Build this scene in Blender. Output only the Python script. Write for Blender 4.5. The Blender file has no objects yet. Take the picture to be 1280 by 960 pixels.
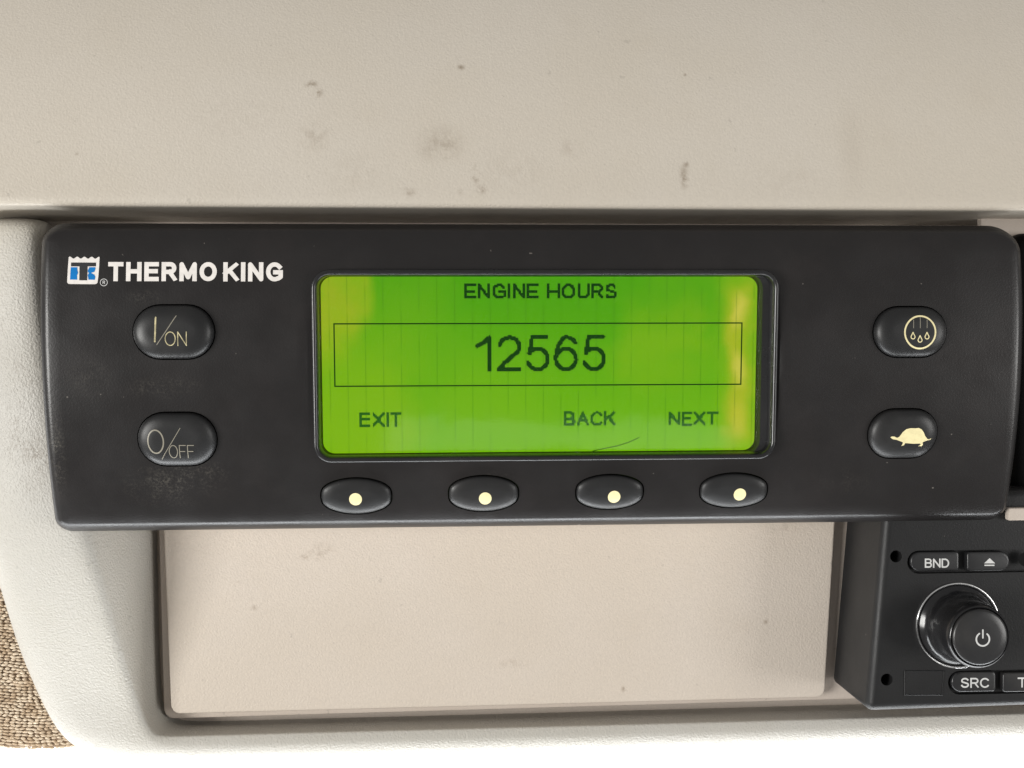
import bpy, bmesh, math, random
from mathutils import Vector, Matrix
from mathutils.geometry import delaunay_2d_cdt
from mathutils.bvhtree import BVHTree

MM = 0.001                      # all lengths below are millimetres
random.seed(7)
scene = bpy.context.scene
col = scene.collection
rad = math.radians

# ------------------------------------------------------------------ camera
FPX, DIST = 1350.0, 270.0       # focal length in photo pixels, distance to the controller face
ROT = (Matrix.Rotation(rad(-3.0), 3, 'Z') @ Matrix.Rotation(rad(89.3), 3, 'X') @ Matrix.Rotation(rad(-0.26), 3, 'Z'))
def ray(px, py):
    return ROT @ Vector(((px - 640) / FPX, -(py - 480) / FPX, -1.0))
_d = ray(640, 400)
CAM = -_d * (DIST / _d.y)
cam_d = bpy.data.cameras.new('camera')
cam = bpy.data.objects.new('camera', cam_d); col.objects.link(cam)
cam.matrix_world = Matrix.Translation(CAM * MM) @ ROT.to_4x4()
cam_d.sensor_width = 36.0
cam_d.lens = 36.0 * FPX / 1280
cam_d.clip_start, cam_d.clip_end = 0.01, 50.0
scene.camera = cam

# ------------------------------------------------------------------ light
world = bpy.data.worlds.new('World'); scene.world = world
world.use_nodes = True
wb = world.node_tree.nodes['Background']
wb.inputs[0].default_value = (1.0, 0.985, 0.96, 1); wb.inputs[1].default_value = 0.36

def area(name, loc, target, sx, sy, watts, colr):
    ld = bpy.data.lights.new(name, 'AREA'); ld.shape = 'RECTANGLE'
    ld.size, ld.size_y = sx, sy; ld.energy = watts; ld.color = colr
    o = bpy.data.objects.new(name, ld); col.objects.link(o)
    o.location = loc
    o.rotation_euler = (Vector(target) - Vector(loc)).to_track_quat('-Z', 'Y').to_euler()
    return o
area('windscreen_light', (0.0, 0.04, -0.65), (0, 0, 0), 1.3, 0.18, 10.0, (0.95, 0.98, 1.0))
area('left_window_light', (-1.28, -0.95, -0.12), (0, 0, 0), 0.55, 0.55, 26.0, (1.0, 0.985, 0.95))
area('right_window_light', (1.05, -0.75, -0.10), (0, 0, 0), 0.4, 0.5, 6.0, (1.0, 0.985, 0.96))
area('pane_glare_light', (0.112, -0.99, -0.252), (0.0125, 0, -0.03), 0.42, 0.035, 0.09, (1, 1, 1))  # added lamp, placed only to mirror a pale band in the display pane

scene.view_settings.view_transform = 'Standard'
scene.view_settings.look = 'None'
scene.view_settings.exposure = 0.0
scene.view_settings.gamma = 1.0
scene.render.engine = 'CYCLES'
scene.cycles.use_denoising = True
scene.cycles.max_bounces = 8

# ------------------------------------------------------------------ placing helpers
R_FACE = 150.0
def fy(z):                      # depth of the controller's convex front at height z
    y = z * z / (2 * R_FACE)
    if z > 18.0: y += (z - 18.0) ** 2 * 0.035
    if z < -49.5: y += (z + 49.5) ** 2 * 0.09
    return y
def at(px, py, Y):              # where the sight line meets the vertical plane Y
    d = ray(px, py); return CAM + d * ((Y - CAM.y) / d.y)
def face(px, py):
    Y = 0.0
    for _ in range(12):
        p = at(px, py, Y); Y = fy(p.z)
    return at(px, py, Y)
def hit(px, py, P, n):
    d = ray(px, py); return CAM + d * ((P - CAM).dot(n) / d.dot(n))

# ------------------------------------------------------------------ object helpers
def tag(o, label=None, cat=None, kind=None, group=None):
    if label: o['label'] = label
    if cat: o['category'] = cat
    if kind: o['kind'] = kind
    if group: o['group'] = group
    return o
def empty(name, loc):
    o = bpy.data.objects.new(name, None); col.objects.link(o)
    o.location = Vector(loc) * MM; o.empty_display_size = 0.02
    return o
def mk(name, verts, faces, mat, parent=None, smooth=True, sharp=38, wn=False, sub=0):
    me = bpy.data.meshes.new(name)
    me.from_pydata([tuple(Vector(v) * MM) for v in verts], [], faces)
    bm = bmesh.new(); bm.from_mesh(me)
    bmesh.ops.remove_doubles(bm, verts=bm.verts, dist=1e-7)
    bmesh.ops.recalc_face_normals(bm, faces=bm.faces)
    for f in bm.faces: f.smooth = smooth
    if smooth:
        lim = rad(sharp)
        for e in bm.edges:
            if len(e.link_faces) == 2 and e.calc_face_angle(0) > lim: e.smooth = False
    bm.to_mesh(me); bm.free()
    me.materials.append(mat)
    o = bpy.data.objects.new(name, me); col.objects.link(o)
    if parent:
        o.parent = parent
        m = Matrix.Identity(4); q = parent
        o.matrix_parent_inverse = world_of(parent).inverted()
    if sub:
        md = o.modifiers.new('sub', 'SUBSURF'); md.levels = md.render_levels = sub
    if wn:
        md = o.modifiers.new('wn', 'WEIGHTED_NORMAL'); md.keep_sharp = True
    return o
def world_of(o):
    m = Matrix.Translation(o.location)
    if o.parent: m = world_of(o.parent) @ o.matrix_parent_inverse @ m
    return m
def mk_facing(name, verts, faces, mat, parent=None):
    """Thin print: flat, not recalculated, faces toward the camera."""
    me = bpy.data.meshes.new(name)
    me.from_pydata([tuple(Vector(v) * MM) for v in verts], [], faces)
    me.materials.append(mat)
    o = bpy.data.objects.new(name, me); col.objects.link(o)
    if parent:
        o.parent = parent; o.matrix_parent_inverse = world_of(parent).inverted()
    return o

def rrect(x0, z0, x1, z1, r, n=8):
    """Closed rounded-rectangle loop (counter-clockwise); r is one radius or (tl, tr, br, bl)."""
    tl, tr, br, bl = (r,) * 4 if not isinstance(r, (tuple, list)) else r
    pts = []
    for cx, cz, q, a0 in ((x1 - br, z0 + br, br, -90), (x1 - tr, z1 - tr, tr, 0), (x0 + tl, z1 - tl, tl, 90), (x0 + bl, z0 + bl, bl, 180)):
        for k in range(n + 1):
            a = rad(a0 + 90 * k / n); pts.append((cx + q * math.cos(a), cz + q * math.sin(a)))
    return pts
def densify(loop, step):
    out = []
    for i, a in enumerate(loop):
        b = loop[(i + 1) % len(loop)]
        L = math.hypot(b[0] - a[0], b[1] - a[1]); n = max(1, int(L / step))
        for k in range(n): out.append((a[0] + (b[0] - a[0]) * k / n, a[1] + (b[1] - a[1]) * k / n))
    return out
def inside(p, poly):
    c = False; x, y = p; j = len(poly) - 1
    for i in range(len(poly)):
        xi, yi = poly[i]; xj, yj = poly[j]
        if (yi > y) != (yj > y) and x < (xj - xi) * (y - yi) / (yj - yi) + xi: c = not c
        j = i
    return c
def plate_with_holes(outer, holes, step=None):
    """Triangulate a sheet bounded by outer with holes; returns 2-D points and triangles."""
    pts, edges = [], []
    for lp in [outer] + holes:
        b = len(pts); pts += [Vector(p) for p in lp]
        edges += [(b + i, b + (i + 1) % len(lp)) for i in range(len(lp))]
    if step:
        xs = [p[0] for p in outer]; zs = [p[1] for p in outer]
        x = min(xs) + step
        while x < max(xs):
            z = min(zs) + step
            while z < max(zs):
                if inside((x, z), outer) and not any(inside((x, z), h) for h in holes): pts.append(Vector((x, z)))
                z += step
            x += step
    v, e, f, *_ = delaunay_2d_cdt(pts, edges, [], 0, 1e-5)
    tris = []
    for t in f:
        c = (sum(v[i].x for i in t) / 3, sum(v[i].y for i in t) / 3)
        if inside(c, outer) and not any(inside(c, h) for h in holes): tris.append(tuple(t))
    return [(p.x, p.y) for p in v], tris
def bridge(faces, a, b, n):     # quads between two equal closed loops starting at vertex a and b
    for i in range(n): faces.append((a + i, a + (i + 1) % n, b + (i + 1) % n, b + i))

# ------------------------------------------------------------------ stroke lettering
def arc(cx, cy, rx, ry, a0, a1, n=14):
    return [(cx + rx * math.cos(rad(a0 + (a1 - a0) * k / n)), cy + ry * math.sin(rad(a0 + (a1 - a0) * k / n))) for k in range(n + 1)]
GL = {  # width, strokes; unit height, baseline 0
 'E': (.62, [[(.62, 1), (0, 1), (0, 0), (.62, 0)], [(0, .53), (.56, .53)]]),
 'F': (.58, [[(.58, 1), (0, 1), (0, 0)], [(0, .52), (.5, .52)]]),
 'N': (.68, [[(0, 0), (0, 1), (.68, 0), (.68, 1)]]),
 'I': (.0, [[(0, 0), (0, 1)]]),
 'H': (.68, [[(0, 0), (0, 1)], [(.68, 0), (.68, 1)], [(0, .52), (.68, .52)]]),
 'U': (.66, [[(0, 1), (0, .33)] + arc(.33, .33, .33, .33, 180, 360) + [(.66, .33), (.66, 1)]]),
 'O': (.80, [arc(.40, .5, .40, .5, 0, 360, 28)]),
 'G': (.80, [arc(.40, .5, .40, .5, 42, 300, 22) + [(.62, .05), (.78, .16), (.78, .47), (.44, .47)]]),
 'C': (.74, [arc(.40, .5, .40, .5, 42, 318, 22)]),
 'R': (.66, [[(0, 0), (0, 1), (.40, 1)] + arc(.40, .74, .24, .26, 90, -90) + [(0, .48)], [(.36, .48), (.66, 0)]]),
 'B': (.63, [[(0, 0), (0, 1), (.36, 1)] + arc(.36, .765, .23, .235, 90, -90) + [(0, .53)], [(.36, .53)] + arc(.37, .265, .26, .265, 90, -90) + [(0, 0)]]),
 'D': (.68, [[(0, 0), (0, 1), (.30, 1)] + arc(.30, .5, .38, .5, 90, -90) + [(0, 0)]]),
 'S': (.64, [arc(.32, .74, .29, .26, 25, 200, 14)[:-1] + [(.08, .60), (.32, .51), (.57, .41)] + arc(.32, .27, .31, .27, 20, -160, 14)]),
 'X': (.70, [[(0, 0), (.70, 1)], [(0, 1), (.70, 0)]]),
 'T': (.66, [[(0, 1), (.66, 1)], [(.33, 1), (.33, 0)]]),
 'A': (.74, [[(0, 0), (.37, 1), (.74, 0)], [(.14, .36), (.60, .36)]]),
 'K': (.66, [[(0, 0), (0, 1)], [(.64, 1), (0, .40)], [(.24, .60), (.68, 0)]]),
 'M': (.80, [[(0, 0), (0, 1), (.40, .12), (.80, 1), (.80, 0)]]),
 '1': (.40, [[(.0, .74), (.22, .86), (.34, 1), (.34, 0)]]),
 '2': (.58, [arc(.29, .72, .28, .28, 170, -35, 16) + [(.40, .44), (.14, .20), (.0, 0), (.58, 0)]]),
 '5': (.58, [[(.54, 1), (.13, 1), (.05, .50)] + arc(.28, .325, .29, .325, 145, -160, 20)]),
 '6': (.58, [arc(.30, .74, .26, .26, 20, 110, 8) + [(.06, .72), (.005, .50), (.0, .36)] + arc(.29, .32, .29, .32, 175, -185, 24)]),
 ' ': (.20, []),
}
def layout(text, h, gap, wide=1.0):
    """Strokes of a text, h tall, from x=0; returns (strokes, total width)."""
    x, out = 0.0, []
    for ch in text:
        w, st = GL[ch]
        for s in st: out.append([(x + p[0] * wide * h, p[1] * h) for p in s])
        x += w * wide * h + gap
    return out, x - gap
def circle(cx, cy, r, n=28): return [(cx + r * math.cos(2 * math.pi * k / n), cy + r * math.sin(2 * math.pi * k / n)) for k in range(n)]
def stroke_polys(strokes, t, cap='square', step=None):
    """Each segment a quad, each inner joint a disc; closed or open."""
    polys = []
    for s in strokes:
        if step:
            q = [s[0]]
            for a, b in zip(s, s[1:]):
                n = max(1, int(math.hypot(b[0] - a[0], b[1] - a[1]) / step))
                q += [(a[0] + (b[0] - a[0]) * k / n, a[1] + (b[1] - a[1]) * k / n) for k in range(1, n + 1)]
            s = q
        closed = math.hypot(s[0][0] - s[-1][0], s[0][1] - s[-1][1]) < 1e-6
        for i in range(len(s) - 1):
            a, b = Vector(s[i]), Vector(s[i + 1]); d = b - a
            if d.length < 1e-9: continue
            d.normalize(); nn = Vector((-d.y, d.x)) * t / 2
            if cap == 'square' and not closed:
                if i == 0: a = a - d * t / 2
                if i == len(s) - 2: b = b + d * t / 2
            polys.append([tuple(a - nn), tuple(b - nn), tuple(b + nn), tuple(a + nn)])
        js = s if cap == 'round' else s[1:-1]
        for i, p in enumerate(js):
            if cap == 'square' and 0 < i + 1 < len(s) - 1:      # mitre sharp right-angle corners
                d0 = (Vector(s[i + 1]) - Vector(s[i])); d1 = (Vector(s[i + 2]) - Vector(s[i + 1]))
                if d0.length > 1e-9 and d1.length > 1e-9 and abs(d0.normalized().dot(d1.normalized())) < .2:
                    d0.normalize(); m = Vector((-d0.y, d0.x)) * t / 2; k = d0 * t / 2; P = Vector(p)
                    polys.append([tuple(P - m - k), tuple(P - m + k), tuple(P + m + k), tuple(P + m - k)]); continue
            polys.append(circle(p[0], p[1], t / 2, 10))
        if closed and cap == 'square': polys.append(circle(s[0][0], s[0][1], t / 2, 10))
    return polys
def union(polys):
    pts, edges = [], []
    for lp in polys:
        b = len(pts); pts += [Vector(p) for p in lp]
        edges += [(b + i, b + (i + 1) % len(lp)) for i in range(len(lp))]
    v, e, f, *_ = delaunay_2d_cdt(pts, edges, [], 0, 1e-6)
    bb = [(min(p[0] for p in q), max(p[0] for p in q), min(p[1] for p in q), max(p[1] for p in q), q) for q in polys]
    tris = []
    for t in f:
        c = (sum(v[i].x for i in t) / 3, sum(v[i].y for i in t) / 3)
        for x0, x1, y0, y1, q in bb:
            if x0 <= c[0] <= x1 and y0 <= c[1] <= y1 and inside(c, q): tris.append(tuple(t)); break
    return [(p.x, p.y) for p in v], tris
def bvh_of(verts, faces): return BVHTree.FromPolygons([Vector(v) for v in verts], faces)
def drape(name, polys, bvh, mat, parent, lift=.04):
    """Lay flat print (in X/Z) on the surface beneath it, seen from -Y."""
    v, t = union(polys)
    out = []
    for x, z in v:
        loc, n, i, d = bvh.ray_cast(Vector((x, -60, z)), Vector((0, 1, 0)))
        out.append((x, (loc.y if loc else 0) - lift, z))
    return mk_facing(name, out, t, mat, parent)
def shifted(strokes, dx, dz): return [[(p[0] + dx, p[1] + dz) for p in s] for s in strokes]

# ------------------------------------------------------------------ materials
class NT:
    def __init__(self, name):
        self.m = bpy.data.materials.new(name); self.m.use_nodes = True
        self.t = self.m.node_tree; self.b = self.t.nodes['Principled BSDF']
        self.co = self.t.nodes.new('ShaderNodeTexCoord').outputs['Object']
    def n(self, kind, **kw):
        nd = self.t.nodes.new(kind)
        for k, v in kw.items(): setattr(nd, k, v)
        return nd
    def l(self, a, b): self.t.links.new(a, b)
    def noise(self, scale, detail=3, rough=.55, vec=None, dist=0):
        nd = self.n('ShaderNodeTexNoise'); nd.inputs['Scale'].default_value = scale
        nd.inputs['Detail'].default_value = detail; nd.inputs['Roughness'].default_value = rough; nd.inputs['Distortion'].default_value = dist
        self.l(vec or self.co, nd.inputs['Vector']); return nd.outputs['Fac']
    def rng(self, f, a, b, c=0., d=1., smooth=True):
        nd = self.n('ShaderNodeMapRange'); nd.interpolation_type = 'SMOOTHSTEP' if smooth else 'LINEAR'
        self.l(f, nd.inputs[0])
        for i, v in enumerate((a, b, c, d)): nd.inputs[i + 1].default_value = v
        return nd.outputs[0]
    def math(self, op, a, b=None):
        nd = self.n('ShaderNodeMath', operation=op)
        for i, s in enumerate((a, b)):
            if s is None: continue
            if isinstance(s, (int, float)): nd.inputs[i].default_value = s
            else: self.l(s, nd.inputs[i])
        return nd.outputs[0]
    def mix(self, f, a, b, mode='MIX'):
        nd = self.n('ShaderNodeMix', data_type='RGBA', blend_type=mode)
        for i, s in ((0, f), (6, a), (7, b)):
            if isinstance(s, (int, float)): nd.inputs[i].default_value = s
            elif isinstance(s, tuple): nd.inputs[i].default_value = (*s, 1)
            else: self.l(s, nd.inputs[i])
        return nd.outputs[2]
    def blob(self, c, r):        # 1 at point c (mm), 0 beyond radii r (mm)
        s = self.n('ShaderNodeVectorMath', operation='SUBTRACT'); self.l(self.co, s.inputs[0]); s.inputs[1].default_value = tuple(x * MM for x in c)
        q = self.n('ShaderNodeVectorMath', operation='DIVIDE'); self.l(s.outputs[0], q.inputs[0]); q.inputs[1].default_value = tuple(x * MM for x in r)
        L = self.n('ShaderNodeVectorMath', operation='LENGTH'); self.l(q.outputs[0], L.inputs[0])
        return self.rng(L.outputs['Value'], 0., 1., 1., 0.)
    def color(self, c):
        if isinstance(c, tuple): self.b.inputs['Base Color'].default_value = (*c, 1)
        else: self.l(c, self.b.inputs['Base Color'])
    def rough(self, r):
        if isinstance(r, (int, float)): self.b.inputs['Roughness'].default_value = r
        else: self.l(r, self.b.inputs['Roughness'])
    def bump(self, h, dist, strength=1.0):
        nd = self.n('ShaderNodeBump'); nd.inputs['Distance'].default_value = dist * MM; nd.inputs['Strength'].default_value = strength
        self.l(h, nd.inputs['Height']); self.l(nd.outputs[0], self.b.inputs['Normal'])

def beige(name, base, spots=(), grain=.10, dirt=.5, specks=False):
    m = NT(name)
    big = m.rng(m.noise(18, 4), .3, .7); mid = m.rng(m.noise(90, 4, .6), .52, .78)
    c = m.mix(big, base, tuple(x * y for x, y in zip(base, (.965, .955, .93))))
    c = m.mix(m.math('MULTIPLY', mid, .22 * dirt), c, tuple(x * y for x, y in zip(base, (.82, .78, .70))))
    fine = m.noise(1500, 2, .6)
    c = m.mix(m.math('MULTIPLY', m.rng(fine, .38, .62), .20), c, tuple(x * .80 for x in base))
    sp = m.rng(m.noise(320, 2, .5), .735, .78)
    c = m.mix(m.math('MULTIPLY', sp, .5 * dirt), c, tuple(x * .45 for x in base))
    nz = m.rng(m.noise(420, 4, .7), .38, .62)
    nz2 = m.rng(m.noise(900, 2, .7), .40, .58)
    for ctr, r, amt, hard in spots:
        b = m.blob(ctr, r)
        b = m.math('MULTIPLY', b, nz if hard else 1.0)
        if specks: b = m.math('MULTIPLY', b, nz2)
        c = m.mix(m.math('MULTIPLY', b, amt), c, tuple(x * y for x, y in zip(base, (.42, .36, .30))))
    m.color(c)
    m.rough(m.rng(m.noise(60, 3), .3, .7, .42, .56)); m.b.inputs['Specular IOR Level'].default_value = .42
    v = m.n('ShaderNodeTexVoronoi', feature='SMOOTH_F1'); v.inputs['Scale'].default_value = 1700; m.l(m.co, v.inputs['Vector'])
    h = m.math('ADD', m.math('MULTIPLY', v.outputs['Distance'], .7), m.noise(2100, 2, .5))
    m.bump(h, grain); return m.m

def black_plastic(name, base, dust=(.16, .145, .125), amt=.25, r=(.42, .55), spots=(), grain=.02, gscale=2200, spec=.45):
    m = NT(name)
    d = m.math('MULTIPLY', m.rng(m.noise(45, 5, .65), .45, .75), amt)
    c = m.mix(d, base, dust)
    sp = m.rng(m.noise(520, 2, .5), .77, .80)
    c = m.mix(m.math('MULTIPLY', sp, .35), c, (.30, .27, .24))
    nz = m.math('MULTIPLY', m.rng(m.noise(260, 5, .75), .35, .7), m.rng(m.noise(1600, 3, .7), .42, .66))
    for ctr, rr, a in spots:
        c = m.mix(m.math('MULTIPLY', m.math('MULTIPLY', m.blob(ctr, rr), nz), a), c, (.22, .20, .165))
    m.color(c); m.rough(m.rng(m.noise(70, 4), .3, .7, *r)); m.b.inputs['Specular IOR Level'].default_value = spec
    m.bump(m.noise(gscale, 2, .5), grain); return m.m

def plain(name, c, rough=.5, metal=0., noise=.1, spec=.5):
    m = NT(name)
    m.color(m.mix(m.rng(m.noise(700, 3), .35, .65), c, tuple(x * (1 - noise) for x in c)))
    m.rough(rough); m.b.inputs['Metallic'].default_value = metal; m.b.inputs['Specular IOR Level'].default_value = spec
    return m.m
M = {}
M['print_white'] = plain('printed_white', (.78, .74, .70), .5)
M['print_blue'] = plain('printed_blue', (.0, .17, .50), .5, spec=.2)
M['print_black'] = plain('printed_black', (.012, .012, .014), .45)
M['print_cream'] = plain('printed_cream', (.80, .71, .40), .5)
M['print_grey'] = plain('printed_grey', (.62, .62, .61), .45)
M['print_worn'] = plain('worn_print', (.26, .24, .19), .4)
M['print_gold'] = plain('worn_gold_print', (.62, .55, .32), .4, noise=.5)
M['rubber'] = black_plastic('button_rubber', (.009, .009, .0095), dust=(.05, .045, .04), amt=.14, r=(.38, .48), grain=.010)
M['gloss'] = black_plastic('gloss_black', (.008, .008, .009), amt=.03, r=(.17, .25), grain=.002)
M['satin'] = black_plastic('satin_black', (.014, .014, .015), amt=.10, r=(.28, .38), grain=.006)
M['radio'] = black_plastic('radio_plastic', (.013, .013, .0135), dust=(.05, .05, .05), amt=.12, r=(.40, .48), grain=.045, gscale=2600, spec=.26)
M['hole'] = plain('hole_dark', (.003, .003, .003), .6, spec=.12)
M['chrome'] = plain('chrome_ring', (.85, .85, .85), .22, 1.0)

# ------------------------------------------------------------------ setting
BE = (.535, .488, .422)
def P3(px, py, Y): p = at(px, py, Y); return (p.x, p.y, p.z)
up_spots = []
for px, py, rx, rz, a, hard in ((388, 104, 2.6, 1.6, .85, 1), (398, 116, 2.2, 1.8, .8, 1), (576, 81, 1.6, 1.2, .8, 1), (172, 82, 1.0, 1.0, .7, 1),
                                (552, 182, 8, 7, .34, 1), (545, 186, 9, 6, .12, 0), (640, 215, 16, 8, .10, 1), (450, 215, 14, 8, .10, 1), (300, 150, 18, 10, .07, 1), (980, 230, 16, 6, .10, 1), (594, 222, 1.6, 3.6, .7, 1), (602, 240, 1.8, 2, .7, 1), (852, 224, 1.8, 4.4, .75, 1), (855, 208, 1.2, 1.2, .7, 1),
                                (1060, 190, 5, 16, .10, 0), (395, 172, 6, 5, .28, 1), (712, 188, 5, 4, .22, 1), (100, 196, .8, .8, .6, 1), (858, 91, .7, .7, .7, 1), (512, 243, 2.5, 2, .5, 1), (575, 243, 1.2, 1.2, .6, 1)):
    p = at(px, py, 6.0); up_spots.append(((p.x, 6, p.z), (rx, 40, rz), a, hard))
M['upper'] = beige('beige_upper_plastic', BE, up_spots, grain=.08)

# upper panel: a gently curved fascia with a rolled lower lip that turns back over the recess
def upper_panel():
    prof = [(40, 8.8), (24, 4.8), (8.5, 2.9), (4.2, 2.3), (2.3, 2.1), (1.3, 2.12), (.55, 2.4), (.12, 2.95), (0, 3.6), (.3, 9), (.8, 16), (1.2, 30), (1.4, 50)]
    top = [(58, 16.0), (78, 27.0), (110, 50.0)]
    prof = top[::-1] + prof
    xs = [-230 + 460 * k / 30 for k in range(31)]
    pl, pr = at(0, 257.5, 3.2), at(1280, 264.0, 3.2)
    V, F = [], []
    for x in xs:
        zb = pl.z + (pr.z - pl.z) * (x - pl.x) / (pr.x - pl.x)
        for dz, y in prof: V.append((x, y, zb + dz))
    n = len(prof)
    for i in range(len(xs) - 1):
        for j in range(n - 1): F.append((i * n + j, (i + 1) * n + j, (i + 1) * n + j + 1, i * n + j + 1))
    o = mk('upper_panel', V, F, M['upper'], sharp=70, sub=1); tag(o, kind='structure')
upper_panel()

# backing wall of the recess behind controller, cover and radio
M['back'] = beige('beige_recess_plastic', (.52, .455, .40), grain=.06, dirt=.8)
def slab(name, corners, thick, mat, r=0, bev=.5, parent=None, kind=None):
    """A plate whose front corners are 3-D points (tl, tr, br, bl); rounded outline, bevelled front edge."""
    tl, tr, br, bl = [Vector(c) for c in corners]
    def uv(u, v): return (tl * (1 - u) + tr * u) * (1 - v) + (bl * (1 - u) + br * u) * v
    W = (tr - tl).length; H = (bl - tl).length
    V, F = [], []; loops = []
    for ins, dep in ((0, thick), (0, bev), (bev * .3, bev * .3), (bev, 0)):
        lp = densify(rrect(ins, ins, W - ins, H - ins, max(r - ins, .05), 6), 8)
        if not loops: N = len(lp)
        lp = rrect(ins, ins, W - ins, H - ins, max(r - ins, .05), 6); N = len(lp)
        loops.append(len(V)); V += [uv(x / W, y / H) + Vector((0, dep, 0)) for x, y in lp]
    for a, b in zip(loops, loops[1:]): bridge(F, a, b, N)
    F.append(tuple(range(loops[-1], loops[-1] + N))); F.append(tuple(range(loops[0], loops[0] + N))[::-1])
    o = mk(name, V, F, mat, parent, wn=True)
    if kind: tag(o, kind=kind)
    return o
slab('recess_wall', [P3(40, 225, 40), P3(1260, 225, 40), P3(1260, 345, 40), P3(40, 345, 40)], 3, M['back'], kind='structure')
slab('recess_wall', [P3(46, 335, 17.4), P3(1252, 335, 17.4), P3(1252, 606, 17.2), P3(46, 606, 17.2)], 24, M['back'], kind='structure')
slab('recess_wall', [P3(1226, 225, 24), P3(1500, 225, 24), P3(1500, 640, 24), P3(1226, 640, 24)], 2, M['back'], bev=.8, kind='structure')
slab('recess_back', [P3(150, 540, 49), P3(1500, 540, 49), P3(1500, 912, 49), P3(150, 935, 49)], 2, M['back'], kind='structure')
slab('recess_floor', [P3(194.5, 545, 42.6), P3(1500, 545, 42.6), P3(1500, 862, 42.6), P3(204.5, 899.5, 42.6)], 3, M['back'], r=3, bev=.8, kind='structure')

# console frame: lofted left rail, corner and bottom rail
fr_spots = []
for px, py, rx, rz, a in ((25, 555, 9, 7, .5), (48, 575, 6, 6, .55), (10, 520, 8, 8, .3), (30, 470, 8, 8, .3), (40, 610, 6, 6, .3)):
    p = at(px, py, 14); fr_spots.append(((p.x, 14, p.z), (rx, 60, rz), a, 1))
M['frame'] = beige('beige_frame_plastic', (.47, .452, .415), fr_spots, grain=.17, specks=True)
S = [  # outer back, outer front, face, face near inner edge, roll, crease, wall foot, tuck
 [(-60, 300, 46), (-58, 287, 46), (-20, 276, 46), (30, 275, 46), (52, 277, 46), (60, 281, 46), (66, 286, 47), (70, 288, 47.5)],
 [(-60, 300, 40), (-58, 285, 24), (-20, 272, 22), (30, 271, 22), (52, 273, 23), (60, 277, 25), (66, 282, 42), (70, 284, 47)],
 [(-60, 305, 40), (-58, 290, 22), (-20, 277, 16), (28, 277, 13.5), (47, 280, 14.5), (57, 285, 18), (64, 290, 42), (68, 290, 47)],
 [(-60, 330, 40), (-58, 320, 21), (-20, 310, 14.5), (24, 310, 11.5), (44, 310, 12.5), (55, 310, 17), (64, 310, 42), (70, 310, 47)],
 [(-60, 470, 40), (-56, 470, 21), (-16, 470, 15), (34, 470, 12.5), (58, 470, 14), (74, 470, 18), (186, 470, 42), (194, 470, 47)],
 [(-32, 638, 45), (-44, 640, 23), (4, 645, 18), (70, 652, 16), (97, 656, 16.5), (111, 658, 18.5), (190, 662, 42), (196, 662, 47)],
 [(2, 716, 48), (-10, 718, 25), (38, 726, 21.3), (95, 730, 20), (122, 734, 20.5), (133, 736, 22.5), (191, 738, 42), (198, 738, 47)],
 [(23, 798, 51), (11, 800, 29.5), (66, 805, 27), (118, 808, 26), (144, 812, 26.5), (154, 814, 28.5), (192.5, 815, 42), (199, 815, 47)],
 [(55, 873, 54), (43, 875, 35), (95, 874, 32.5), (140, 872, 31.5), (163, 874, 31.5), (172, 875, 33), (194.5, 874, 42), (202, 870, 47)],
 [(83, 926, 56), (71, 928, 37), (116, 920, 34.3), (155, 912, 33.5), (175, 909, 33), (184, 908, 34), (196, 892, 42), (206, 884, 47)],
 [(129, 948, 56), (117, 950, 40), (152, 943, 35.5), (180, 933, 33.8), (192, 926, 33.6), (196, 921, 34.4), (203, 900, 42), (212, 889, 47)],
 [(190, 950, 56), (195, 956, 40), (205, 950, 35.5), (214, 939, 33.8), (218, 929, 33.6), (220, 921, 34.4), (221, 910.5, 41.5), (226, 895, 58)],
 [(300, 948, 56), (300, 954, 40), (300, 947.5, 35.5), (300, 937, 33.8), (300, 927, 33.6), (300, 918, 34.4), (300, 907.5, 41.5), (300, 892, 58)],
 [(640, 940, 56), (640, 946, 40), (640, 939.5, 35.5), (640, 929, 33.8), (640, 919, 33.6), (640, 910, 34.4), (640, 899.5, 41.5), (640, 884, 58)],
 [(1000, 930, 56), (1000, 936, 40), (1000, 929.5, 35.5), (1000, 919, 33.8), (1000, 909, 33.6), (1000, 900, 34.4), (1000, 889.5, 41.5), (1000, 874, 58)],
 [(1300, 922, 56), (1300, 928, 40), (1300, 921.5, 35.5), (1300, 911, 33.8), (1300, 901, 33.6), (1300, 892, 34.4), (1300, 881.5, 41.5), (1300, 866, 58)],
 [(1500, 916, 56), (1500, 922, 40), (1500, 915.5, 35.5), (1500, 905, 33.8), (1500, 895, 33.6), (1500, 886, 34.4), (1500, 875.5, 41.5), (1500, 860, 58)],
]
V = [P3(*p) for s in S for p in s]; n = 8; F = []
for i in range(len(S) - 1):
    for j in range(n - 1): F.append((i * n + j, i * n + j + 1, (i + 1) * n + j + 1, (i + 1) * n + j))
fr = mk('console_frame', V, F, M['frame'], sharp=180, sub=3); tag(fr, kind='structure')
cr = fr.data.attributes.new('crease_edge', 'FLOAT', 'EDGE')
for e in fr.data.edges:
    a, b = sorted(e.vertices)
    j = a % n
    if b - a == n and j == 5: cr.data[e.index].value = .8
    if b - a == n and j == 6: cr.data[e.index].value = .9

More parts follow.
